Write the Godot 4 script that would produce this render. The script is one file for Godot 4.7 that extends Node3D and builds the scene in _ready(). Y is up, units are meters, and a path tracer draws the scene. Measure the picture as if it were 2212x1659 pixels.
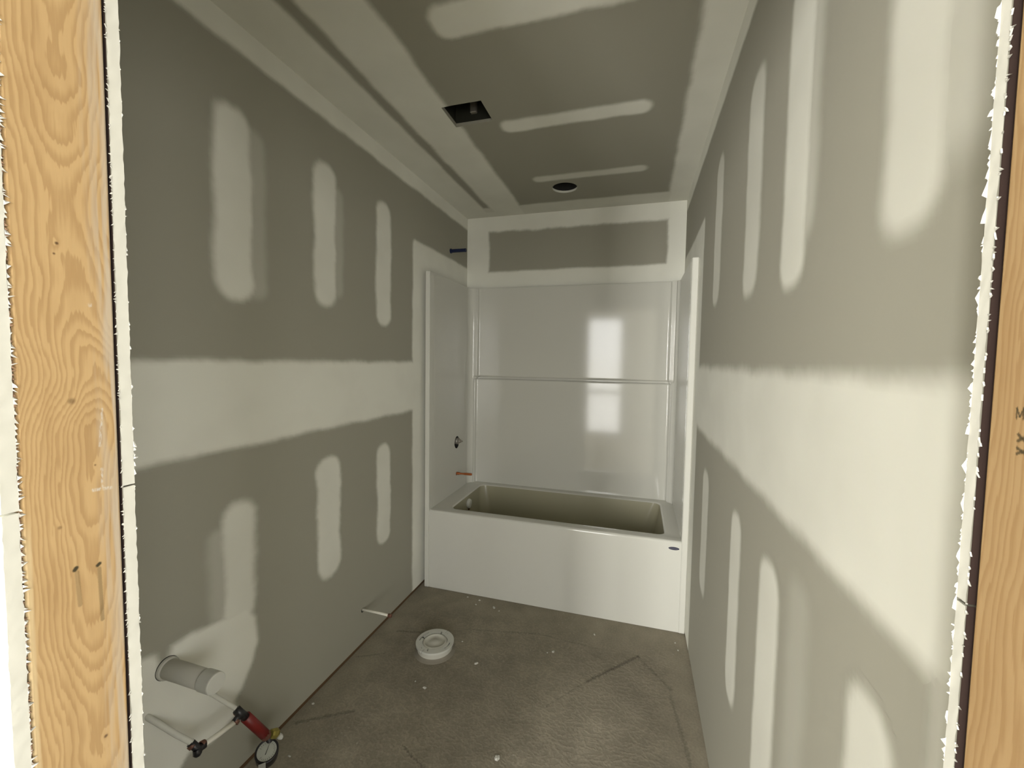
extends Node3D
# A small bathroom under construction, seen through the framed doorway from the next room.
# x runs to the right, y up, z towards the camera; the tub wall is the plane z = 0.

const W := 1.524        # room width between the drywall faces
const H := 2.452        # ceiling height
const ZI := 2.597       # room face of the doorway wall
const ZB := 2.6065      # back of that drywall
const ZS := 2.6130      # stud begins
const ZE := 2.7019      # stud ends
const ZO := 2.7170      # outer face of the doorway wall
const XL := 0.620       # left jamb of the opening
const XR := 1.472       # right jamb
const YH := 2.060       # underside of the header
const YJ := 1.233       # horizontal board joint
const ZW := 5.40        # wall with the glass door
const PAPER := Color(0.318, 0.308, 0.252)
const MUD := Color(0.72, 0.714, 0.636)

var rng := RandomNumberGenerator.new()
var nz := FastNoiseLite.new()
var nf := FastNoiseLite.new()
var names := {}
var M := {}


func _ready() -> void:
	rng.seed = 7
	var cam := Camera3D.new()
	cam.name = "camera"
	cam.fov = 84.727
	cam.near = 0.02
	cam.far = 60.0
	cam.position = Vector3(1.2424, 1.4008, 2.9762)
	cam.rotation = Vector3(-0.05522, 0.28686, 0.0153)
	cam.current = true
	add_child(cam)
	var env := Environment.new()
	env.background_mode = Environment.BG_SKY
	var sky := Sky.new()
	var ps := ProceduralSkyMaterial.new()
	ps.sky_top_color = Color(0.80, 0.87, 1.0)
	ps.sky_horizon_color = Color(0.96, 0.97, 1.0)
	ps.ground_bottom_color = Color(0.55, 0.53, 0.48)
	ps.ground_horizon_color = Color(0.85, 0.85, 0.82)
	ps.sky_energy_multiplier = 1.3
	ps.ground_energy_multiplier = 1.3
	sky.sky_material = ps
	env.sky = sky
	env.tonemap_mode = Environment.TONE_MAPPER_LINEAR
	env.tonemap_exposure = 1.0
	env.sdfgi_enabled = true
	env.ssao_enabled = true
	env.ssil_enabled = true
	var we := WorldEnvironment.new()
	we.name = "world_environment"
	we.environment = env
	add_child(we)
	# daylight at the glass door; the window lamps are added to brighten the bathroom
	daylight("door_daylight", Vector3(0.645, 1.13, ZW + 0.16), Vector2(0.66, 2.2), 11.0)
	daylight("added_window_light", Vector3(-0.115, 1.25, ZW + 0.16), Vector2(0.75, 2.0), 73.0)
	daylight("added_window_light", Vector3(2.38, 1.25, ZW + 0.16), Vector2(1.4, 2.0), 15.5)
	daylight("added_side_light", Vector3(3.36, 1.35, 3.95), Vector2(1.5, 1.5), 9.0, PI / 2)

	nz.seed = 11
	nz.noise_type = FastNoiseLite.TYPE_SIMPLEX_SMOOTH
	nz.frequency = 6.0
	nz.fractal_type = FastNoiseLite.FRACTAL_FBM
	nz.fractal_octaves = 3
	nf.seed = 5
	nf.noise_type = FastNoiseLite.TYPE_SIMPLEX_SMOOTH
	nf.frequency = 34.0
	nf.fractal_octaves = 2
	materials()
	shell()
	walls()
	doorway()
	tub()
	plumbing()
	ceiling_fittings()
	crumbs()


func daylight(called: String, at: Vector3, size: Vector2, radiance: float, turn := 0.0) -> void:
	var l := AreaLight3D.new()
	l.name = called
	l.position = at
	l.rotation.y = turn
	l.area_size = size
	l.light_color = Color(1.0, 0.992, 0.972)
	l.area_normalize_energy = true
	l.light_energy = radiance * size.x * size.y / PI
	l.area_range = 20.0
	l.area_attenuation = 2.0
	l.shadow_enabled = true
	add_child(l)


# ---------------------------------------------------------------- helpers
func numbered(called: String) -> String:
	if not names.has(called):
		names[called] = 0
		return called
	names[called] += 1
	return "%s_%03d" % [called, names[called]]


func thing(called: String, label: String, category: String, at := Vector3.ZERO, group := "") -> Node3D:
	var o := Node3D.new()
	o.name = numbered(called)
	o.position = at
	o.set_meta("label", label)
	o.set_meta("category", category)
	if group:
		o.set_meta("group", group)
	add_child(o)
	return o


func struct(called: String) -> Node3D:
	var o := Node3D.new()
	o.name = numbered(called)
	o.set_meta("kind", "structure")
	add_child(o)
	return o


func mb() -> SurfaceTool:
	var st := SurfaceTool.new()
	st.begin(Mesh.PRIMITIVE_TRIANGLES)
	return st


# commits the collected triangles as one named mesh under parent; vertices are given in world axes, so subtract the parent's place
func build(called: String, st: SurfaceTool, m: Material, parent: Node, smooth := false) -> MeshInstance3D:
	var o := MeshInstance3D.new()
	o.name = called
	if smooth:
		st.generate_normals()
		st.index()
		o.mesh = st.commit()
	else:
		var ar := st.commit_to_arrays()
		var v: PackedVector3Array = ar[Mesh.ARRAY_VERTEX]
		var nn := PackedVector3Array()
		nn.resize(v.size())
		for i in range(0, v.size(), 3):
			var f := (v[i + 2] - v[i]).cross(v[i + 1] - v[i]).normalized()
			nn[i] = f
			nn[i + 1] = f
			nn[i + 2] = f
		ar[Mesh.ARRAY_NORMAL] = nn
		var am := ArrayMesh.new()
		am.add_surface_from_arrays(Mesh.PRIMITIVE_TRIANGLES, ar)
		o.mesh = am
	o.material_override = m
	parent.add_child(o, true)
	if parent is Node3D and parent != self:
		o.position = -(parent as Node3D).position if parent.get_parent() == self else Vector3.ZERO
	return o


func put(st: SurfaceTool, p: Vector3, uv := Vector2.ZERO, c := Color.WHITE) -> void:
	st.set_color(c)
	st.set_uv(uv)
	st.add_vertex(p)


# a quad a b c d seen counter-clockwise from its front; triangles are wound clockwise as Godot wants
func quad(st: SurfaceTool, a: Vector3, b: Vector3, c: Vector3, d: Vector3, col := Color.WHITE) -> void:
	for p in [a, c, b, a, d, c]:
		put(st, p, Vector2.ZERO, col)


func tri(st: SurfaceTool, a: Vector3, b: Vector3, c: Vector3, col := Color.WHITE) -> void:
	for p in [a, c, b]:
		put(st, p, Vector2.ZERO, col)


func box(st: SurfaceTool, lo: Vector3, hi: Vector3, col := Color.WHITE) -> void:
	var p := []
	for i in 8:
		p.append(Vector3(hi.x if i & 1 else lo.x, hi.y if i & 2 else lo.y, hi.z if i & 4 else lo.z))
	quad(st, p[4], p[5], p[7], p[6], col)
	quad(st, p[1], p[0], p[2], p[3], col)
	quad(st, p[5], p[1], p[3], p[7], col)
	quad(st, p[0], p[4], p[6], p[2], col)
	quad(st, p[6], p[7], p[3], p[2], col)
	quad(st, p[0], p[1], p[5], p[4], col)


# a box with chamfered edges of width b
func cbox(st: SurfaceTool, lo: Vector3, hi: Vector3, b: float, col := Color.WHITE) -> void:
	var c := (lo + hi) / 2.0
	var h := (hi - lo) / 2.0
	for ax in 3:
		for s in [-1.0, 1.0]:
			var u := (ax + 1) % 3
			var v := (ax + 2) % 3
			var q := []
			for k in [[-1, -1], [1, -1], [1, 1], [-1, 1]]:
				var p := Vector3()
				p[ax] = s * h[ax]
				p[u] = k[0] * (h[u] - b)
				p[v] = k[1] * (h[v] - b)
				q.append(c + p)
			if s > 0:
				quad(st, q[0], q[1], q[2], q[3], col)
			else:
				quad(st, q[3], q[2], q[1], q[0], col)
			# the edge between +-ax and +-u
			for t in [-1.0, 1.0]:
				var e := []
				for k in [[0, -1], [0, 1], [1, 1], [1, -1]]:
					var p := Vector3()
					p[ax] = s * (h[ax] - (b if k[0] else 0.0))
					p[u] = t * (h[u] - (0.0 if k[0] else b))
					p[v] = k[1] * (h[v] - b)
					e.append(c + p)
				if s * t > 0:
					quad(st, e[3], e[2], e[1], e[0], col)
				else:
					quad(st, e[0], e[1], e[2], e[3], col)
	for i in 8:
		var g := Vector3(1 if i & 1 else -1, 1 if i & 2 else -1, 1 if i & 4 else -1)
		var p := c + g * (h - Vector3(b, b, b))
		var a0 := p + Vector3(g.x * b, 0, 0)
		var a1 := p + Vector3(0, g.y * b, 0)
		var a2 := p + Vector3(0, 0, g.z * b)
		if g.x * g.y * g.z > 0:
			tri(st, a0, a1, a2, col)
		else:
			tri(st, a0, a2, a1, col)


func frame_of(dir: Vector3) -> Basis:
	var d := dir.normalized()
	var u := d.cross(Vector3.UP if absf(d.y) < 0.95 else Vector3.RIGHT).normalized()
	return Basis(u, d, u.cross(d))


# profile points are (radius, height along dir); turned round the axis from base
func lathe(st: SurfaceTool, base: Vector3, dir: Vector3, prof: Array, n := 32, col := Color.WHITE) -> void:
	var f := frame_of(dir)
	for i in prof.size() - 1:
		for k in n:
			var a := TAU * k / n
			var b := TAU * (k + 1) / n
			var q := []
			for w in [[i, a], [i, b], [i + 1, b], [i + 1, a]]:
				var pr: Vector2 = prof[w[0]]
				q.append(base + f * Vector3(pr.x * cos(w[1]), pr.y, pr.x * sin(w[1])))
			if prof[i].x < 1e-5:
				tri(st, q[0], q[3], q[2], col)
			elif prof[i + 1].x < 1e-5:
				tri(st, q[0], q[2], q[1], col)
			else:
				quad(st, q[3], q[2], q[1], q[0], col)


func tube(st: SurfaceTool, path: Array, r: float, n := 20, caps := true, col := Color.WHITE) -> void:
	var rings := []
	var up := frame_of(path[1] - path[0])
	for i in path.size():
		var t: Vector3 = (path[mini(i + 1, path.size() - 1)] - path[maxi(i - 1, 0)]).normalized()
		var u := (up.x - t * up.x.dot(t)).normalized()
		var v := u.cross(t)
		var ring := []
		for k in n:
			ring.append(path[i] + (u * cos(TAU * k / n) + v * sin(TAU * k / n)) * r)
		rings.append(ring)
	for i in path.size() - 1:
		for k in n:
			var j := (k + 1) % n
			quad(st, rings[i + 1][k], rings[i + 1][j], rings[i][j], rings[i][k], col)
	if caps:
		for k in n:
			var j := (k + 1) % n
			tri(st, path[0], rings[0][k], rings[0][j], col)
			tri(st, path[-1], rings[-1][j], rings[-1][k], col)


func mat(c: Color, rough := 0.8, metal := 0.0) -> StandardMaterial3D:
	var m := StandardMaterial3D.new()
	m.albedo_color = c.linear_to_srgb()
	m.roughness = rough
	m.metallic = metal
	return m


func materials() -> void:
	# drywall paper and joint compound: the colour sits on the vertices
	var w := StandardMaterial3D.new()
	w.vertex_color_use_as_albedo = true
	w.roughness = 0.92
	w.metallic_specular = 0.3
	M.wall = w
	M.gyp = mat(Color(0.55, 0.54, 0.48), 0.95)
	M.torn = mat(Color(0.58, 0.57, 0.52), 0.95)
	M.tub = mat(Color(0.56, 0.555, 0.50), 0.085)
	M.tub_side = mat(Color(0.52, 0.515, 0.46), 0.30)
	M.tub.metallic_specular = 0.55
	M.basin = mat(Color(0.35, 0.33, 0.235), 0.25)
	M.pvc = mat(Color(0.52, 0.52, 0.47), 0.45)
	M.dusty = mat(Color(0.46, 0.45, 0.39), 0.8)
	M.mortar = mat(Color(0.20, 0.18, 0.14), 0.9)
	M.crumb = mat(Color(0.42, 0.41, 0.36), 0.95)
	M.pex = mat(Color(0.66, 0.64, 0.55), 0.5)
	M.black = mat(Color(0.012, 0.011, 0.012), 0.4)
	M.red = mat(Color(0.16, 0.010, 0.008), 0.45)
	M.copper = mat(Color(0.40, 0.12, 0.035), 0.45, 0.5)
	M.ring = mat(Color(0.16, 0.075, 0.05), 0.5, 0.4)
	M.brass = mat(Color(0.30, 0.25, 0.06), 0.35, 0.6)
	M.blue = mat(Color(0.004, 0.010, 0.045), 0.4)
	M.steel = mat(Color(0.30, 0.28, 0.24), 0.5, 0.6)
	M.galv = mat(Color(0.03, 0.03, 0.02), 0.6, 0.3)
	M.shaded_kraft = mat(Color(0.020, 0.008, 0.0045), 0.95)  # brown back paper, darkened to hold the shade of the stud gap
	M.fibre = mat(Color(0.24, 0.145, 0.09), 0.95)
	M.mudded = mat(Color(0.54, 0.535, 0.47), 0.9)
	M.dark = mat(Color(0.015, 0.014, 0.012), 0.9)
	M.dial = mat(Color(0.36, 0.37, 0.32), 0.35)
	M.wood = mat(Color(0.30, 0.19, 0.085), 0.85)
	M.plate = mat(Color(0.085, 0.045, 0.016), 0.9)
	M.badge = mat(Color(0.035, 0.035, 0.06), 0.3)
	M.badge_text = mat(Color(0.18, 0.18, 0.20), 0.4)
	M.glass = StandardMaterial3D.new()
	M.glass.albedo_color = Color(0.9, 0.95, 0.95, 0.06)
	M.glass.transparency = BaseMaterial3D.TRANSPARENCY_ALPHA
	M.glass.roughness = 0.02
	M.vinyl = mat(Color(0.7, 0.7, 0.68), 0.5)
	M.roof = mat(Color(0.3, 0.28, 0.25), 0.9)


# ---------------------------------------------------------------- the building round the bathroom
func shell() -> void:
	var white := Color(0.62, 0.61, 0.56)
	var f := struct("floor")
	var st := mb()
	floor_top(st)
	build("subfloor", st, floor_material(), f)
	st = mb()
	box(st, Vector3(-2.7, -0.12, -0.5), Vector3(3.3, -0.025, 5.6))
	build("deck", st, M.wood, f)
	var roof := struct("roof")
	st = mb()
	box(st, Vector3(-2.7, 2.80, -0.5), Vector3(3.3, 2.90, 5.6))
	build("deck", st, M.roof, roof)
	# walls of the next room and of the space round the bathroom
	for d in [["wall_west", Vector3(-2.7, -0.02, -0.5), Vector3(-2.6, 2.8, 5.6)], ["wall_north", Vector3(-2.7, -0.02, -0.5), Vector3(3.3, 2.8, -0.4)]]:
		var o := struct(d[0])
		st = mb()
		box(st, d[1], d[2], white)
		build("board", st, M.wall, o)
	var we := struct("wall_east")
	st = mb()
	for r in [[-0.5, -0.02, 3.2, 2.8], [3.2, -0.02, 4.7, 0.6], [3.2, 2.1, 4.7, 2.8], [4.7, -0.02, 5.6, 2.8]]:
		box(st, Vector3(3.2, r[1], r[0]), Vector3(3.3, r[3], r[2]), white)
	build("board", st, M.wall, we)
	var w3 := struct("added_window_3")  # added window, out of view, to light the left wall from the side
	st = mb()
	for r in [[3.2, 0.6, 3.25, 2.1], [4.65, 0.6, 4.7, 2.1], [3.25, 0.6, 4.65, 0.65], [3.25, 2.05, 4.65, 2.1], [3.93, 0.65, 3.97, 2.05]]:
		cbox(st, Vector3(3.22, r[1], r[0]), Vector3(3.27, r[3], r[2]), 0.004)
	build("frame", st, M.vinyl, w3)
	for z in [3.24, 3.96]:
		st = mb()
		box(st, Vector3(3.243, 0.64, z), Vector3(3.247, 2.06, z + 0.70))
		build("pane", st, M.glass, w3)
	var c := struct("ceiling_hall")
	st = mb()
	box(st, Vector3(-2.6, H, ZO - 0.01), Vector3(3.2, H + 0.0127, ZW), white)
	build("board", st, M.wall, c)
	# south wall with the glass door and two windows added for light
	var s := struct("wall_south")
	st = mb()
	var z0 := ZW
	var z1 := ZW + 0.12
	for r in [[-2.6, 0.0, -0.51, 2.8], [-0.51, 0.0, 0.26, 0.22], [-0.51, 2.28, 0.26, 2.8], [0.26, 0.0, 0.30, 2.8], [0.30, 2.27, 0.99, 2.8], [0.99, 0.0, 1.65, 2.8], [1.65, 0.0, 3.12, 0.22], [1.65, 2.28, 3.12, 2.8], [3.12, 0.0, 3.2, 2.8]]:
		box(st, Vector3(r[0], r[1], z0), Vector3(r[2], r[3], z1), white)
	build("board", st, M.wall, s)
	var d := struct("door_1")
	glazing(d, 0.30, 0.0, 0.99, 2.27, [], [0.82])
	glazing(struct("added_window_1"), -0.51, 0.22, 0.26, 2.28, [-0.125], [])  # added window, out of view, to light the right wall and apron
	glazing(struct("added_window_2"), 1.65, 0.22, 3.12, 2.28, [2.385], [])  # added window, out of view, to light the left wall


# a frame with upright and level bars, and one pane in every field
func glazing(o: Node3D, x0: float, y0: float, x1: float, y1: float, xs: Array, ys: Array) -> void:
	var st := mb()
	var za := ZW + 0.02
	var zb := ZW + 0.07
	var w := 0.045
	for r in [[x0, y0, x0 + w, y1], [x1 - w, y0, x1, y1], [x0 + w, y0, x1 - w, y0 + (w if y0 > 0.1 else 0.015)], [x0 + w, y1 - w, x1 - w, y1]]:
		cbox(st, Vector3(r[0], r[1], za), Vector3(r[2], r[3], zb), 0.004)
	for x in xs:
		cbox(st, Vector3(x - 0.02, y0 + w, za), Vector3(x + 0.02, y1 - w, zb), 0.004)
	for y in ys:
		cbox(st, Vector3(x0 + w, y - 0.03, za + 0.001), Vector3(x1 - w, y + 0.03, zb - 0.001), 0.004)
	build("frame", st, M.vinyl, o)
	var gx := [x0] + xs + [x1]
	var gy := [y0] + ys + [y1]
	for i in gx.size() - 1:
		for j in gy.size() - 1:
			st = mb()
			box(st, Vector3(gx[i] + 0.015, gy[j] + 0.015, ZW + 0.043), Vector3(gx[i + 1] - 0.015, gy[j + 1] - 0.015, ZW + 0.047))
			build("pane", st, M.glass, o)


func floor_top(st: SurfaceTool) -> void:
	# the part in the bathroom carries the computed picture; the rest repeats it
	for i in 12:
		for j in 12:
			var x0 := -2.7 + 0.5 * i
			var z0 := -0.5 + 0.51 * j
			var x1 := x0 + 0.5
			var z1 := z0 + 0.51
			var q := [Vector3(x0, 0, z1), Vector3(x1, 0, z1), Vector3(x1, 0, z0), Vector3(x0, 0, z0)]
			for k in [0, 2, 1, 0, 3, 2]:
				var p: Vector3 = q[k]
				put(st, p, Vector2(p.x / 2.0, (p.z - 0.4) / 2.0))
	box(st, Vector3(-2.7, -0.025, -0.5), Vector3(3.3, -0.003, 5.6))


func seg_dist(p: Vector2, a: Vector2, b: Vector2) -> float:
	var t := clampf((p - a).dot(b - a) / (b - a).length_squared(), 0.0, 1.0)
	return p.distance_to(a + (b - a) * t)


func floor_material() -> StandardMaterial3D:
	var n := 896
	var im := Image.create(n, n, false, Image.FORMAT_RGB8)
	var hm := Image.create(n, n, false, Image.FORMAT_L8)
	var a := FastNoiseLite.new()
	a.seed = 21
	a.frequency = 1.6
	a.fractal_octaves = 4
	var b := FastNoiseLite.new()
	b.seed = 33
	b.frequency = 27.0
	b.fractal_type = FastNoiseLite.FRACTAL_RIDGED
	b.fractal_octaves = 4
	b.domain_warp_enabled = true
	b.domain_warp_amplitude = 0.05
	b.domain_warp_frequency = 9.0
	var mid := FastNoiseLite.new()
	mid.seed = 61
	mid.frequency = 7.0
	mid.fractal_octaves = 4
	var c := FastNoiseLite.new()
	c.seed = 44
	c.frequency = 90.0
	c.fractal_octaves = 2
	# edges of old stains and scrapes, in floor coordinates (x, z)
	var lines := [
		[Vector2(0.10, 1.125), Vector2(0.27, 1.085), 0.010, 0.30], [Vector2(0.45, 1.0), Vector2(0.80, 0.925), 0.008, 0.22], [Vector2(0.80, 0.925), Vector2(1.10, 0.945), 0.008, 0.18],
		[Vector2(1.288, 0.944), Vector2(1.079, 1.169), 0.014, 0.40], [Vector2(1.079, 1.169), Vector2(0.93, 1.36), 0.006, 0.2], [Vector2(1.288, 0.944), Vector2(1.427, 1.114), 0.012, 0.22],
		[Vector2(0.03, 1.724), Vector2(0.20, 1.615), 0.013, 0.32], [Vector2(0.47, 1.688), Vector2(0.62, 1.76), 0.007, 0.35], [Vector2(0.02, 1.35), Vector2(0.13, 1.29), 0.006, 0.22], [Vector2(1.42, 1.15), Vector2(1.47, 1.5), 0.012, 0.25],
	]
	for s in lines:
		s.append(minf(s[0].y, s[1].y) - 0.02)
		s.append(maxf(s[0].y, s[1].y) + 0.02)
	for j in n:
		for i in n:
			var p := Vector2(2.0 * i / n, 0.4 + 2.0 * j / n)
			var big := a.get_noise_2d(p.x, p.y)
			var rid := b.get_noise_2d(p.x * 0.8, p.y * 1.2)
			var fine := c.get_noise_2d(p.x, p.y)
			# dusty smooth margin along the tub and the walls, scuffed middle
			var edge := minf(minf(p.x, W - p.x) * 1.3, (p.y - 0.70) * 0.9)
			var scuff := smoothstep(0.04, 0.26, edge + 0.12 * big)
			var v := 0.235 + 0.05 * big + 0.030 * fine
			v *= lerpf(1.10, 0.92, scuff)
			var ridge := smoothstep(0.05, 0.75, rid)
			v *= 1.0 + scuff * (0.15 * ridge - 0.05) + 0.16 * mid.get_noise_2d(p.x, p.y)
			for s in lines:
				if p.y < s[4] or p.y > s[5]:
					continue
				var d := seg_dist(p, s[0], s[1]) + 0.006 * fine
				v *= 1.0 - s[3] * smoothstep(s[2], 0.0, d)
			# specks of compound
			var sp := smoothstep(0.55, 0.75, c.get_noise_2d(p.x * 0.7 + 9.0, p.y * 0.7)) * smoothstep(0.1, 0.4, a.get_noise_2d(p.x + 5.0, p.y))
			var col := Color(v * 1.04, v * 0.93, v * 0.71).lerp(Color(0.5, 0.48, 0.42), sp * 0.45)
			im.set_pixel(i, j, col.linear_to_srgb())
			var h := 0.5 + scuff * (0.35 * ridge - 0.1) + 0.06 * fine + 0.1 * big
			hm.set_pixel(i, j, Color(h, h, h))
	var m := StandardMaterial3D.new()
	m.albedo_texture = ImageTexture.create_from_image(im)
	m.heightmap_enabled = true
	m.heightmap_texture = ImageTexture.create_from_image(hm)
	m.heightmap_scale = 0.16
	m.roughness = 0.96
	m.metallic_specular = 0.2
	return m


# ---------------------------------------------------------------- drywall and joint compound
# A surface is {o, u, v, n}: a point on it is o + u * a + v * b, n points into the room.
# A shape is [called, a0, b0, a1, b1, corner radius, feather, ragged, strength] or has a polygon in the last place.
func sd_round(p: Vector2, s: Array) -> float:
	if s.size() > 9:
		var poly: PackedVector2Array = s[9]
		var d := 1e9
		for i in poly.size():
			d = minf(d, seg_dist(p, poly[i], poly[(i + 1) % poly.size()]))
		return -d if Geometry2D.is_point_in_polygon(p, poly) else d
	var c := Vector2((s[1] + s[3]) / 2.0, (s[2] + s[4]) / 2.0)
	var h := Vector2((s[3] - s[1]) / 2.0, (s[4] - s[2]) / 2.0)
	var r: float = minf(s[5], minf(h.x, h.y))
	var q := (p - c).abs() - h + Vector2(r, r)
	return Vector2(maxf(q.x, 0), maxf(q.y, 0)).length() + minf(maxf(q.x, q.y), 0.0) - r


func cover(p: Vector2, s: Array, seed_: float) -> float:
	if s.size() <= 9:
		var far: float = s[6] + s[7] + 0.01
		if p.x < s[1] - far or p.x > s[3] + far or p.y < s[2] - far or p.y > s[4] + far:
			return 0.0
	var d := sd_round(p, s)
	if d > s[6] + s[7] + 0.01 or d < -0.2:
		return 0.0 if d > 0.0 else s[8] as float
	d += nz.get_noise_2d((p.x + seed_) * 0.7, p.y * 0.7) * s[7] * 0.9 + nf.get_noise_2d(p.x + seed_, p.y) * s[7] * 0.22
	return smoothstep(s[6], -s[6], d) * s[8]


func mud(face: Dictionary, shapes: Array, lim: Array, parent: Node, holes := []) -> void:
	var cell := 0.009
	var turn := [0, 2, 1, 0, 3, 2] if face.u.cross(face.v).dot(face.n) > 0.0 else [0, 1, 2, 0, 2, 3]
	var k := 0
	for s in shapes:
		k += 1
		var lo := Vector2(1e9, 1e9)
		var hi := -lo
		if s.size() > 9:
			for q in s[9]:
				lo = lo.min(q)
				hi = hi.max(q)
		else:
			lo = Vector2(s[1], s[2])
			hi = Vector2(s[3], s[4])
		var pad: float = s[6] + s[7] + 0.004
		lo = (lo - Vector2(pad, pad)).max(Vector2(lim[0], lim[1]))
		hi = (hi + Vector2(pad, pad)).min(Vector2(lim[2], lim[3]))
		var nx := maxi(2, int(ceil((hi.x - lo.x) / cell)))
		var ny := maxi(2, int(ceil((hi.y - lo.y) / cell)))
		var own := PackedFloat32Array()
		var lost := PackedByteArray()
		var pts := PackedVector3Array()
		var cols := PackedColorArray()
		for j in ny + 1:
			for i in nx + 1:
				var p := Vector2(lerpf(lo.x, hi.x, float(i) / nx), lerpf(lo.y, hi.y, float(j) / ny))
				var mine := cover(p, s, face.seed)
				var all := mine
				var beaten := 0
				if mine > 0.003:
					for ti in shapes.size():
						if ti != k - 1:
							var c := cover(p, shapes[ti], face.seed)
							if c > mine or (c == mine and ti < k - 1):
								beaten = 1
							all = maxf(all, c)
				own.append(mine)
				lost.append(beaten)
				var thin := 1.0 + 0.10 * nz.get_noise_2d(p.x * 0.6 + 7.0, p.y * 0.6)
				cols.append(PAPER.lerp(MUD, clampf(all * thin, 0.0, 1.0)))
				pts.append(face.o + face.u * p.x + face.v * p.y + face.n * (0.0001 + 0.00001 * k + 0.0014 * mine))
		var st := mb()
		for j in ny:
			for i in nx:
				var q := [j * (nx + 1) + i, j * (nx + 1) + i + 1, (j + 1) * (nx + 1) + i + 1, (j + 1) * (nx + 1) + i]
				if own[q[0]] + own[q[1]] + own[q[2]] + own[q[3]] < 0.004 or lost[q[0]] + lost[q[1]] + lost[q[2]] + lost[q[3]] == 4:
					continue
				var mid := Vector2(lerpf(lo.x, hi.x, (i + 0.5) / nx), lerpf(lo.y, hi.y, (j + 0.5) / ny))
				var out := false
				for h in holes:
					if h.has_point(mid):
						out = true
				if out:
					continue
				for w in turn:
					put(st, pts[q[w]], Vector2.ZERO, cols[q[w]])
		build(s[0], st, M.wall, parent, true)


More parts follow.
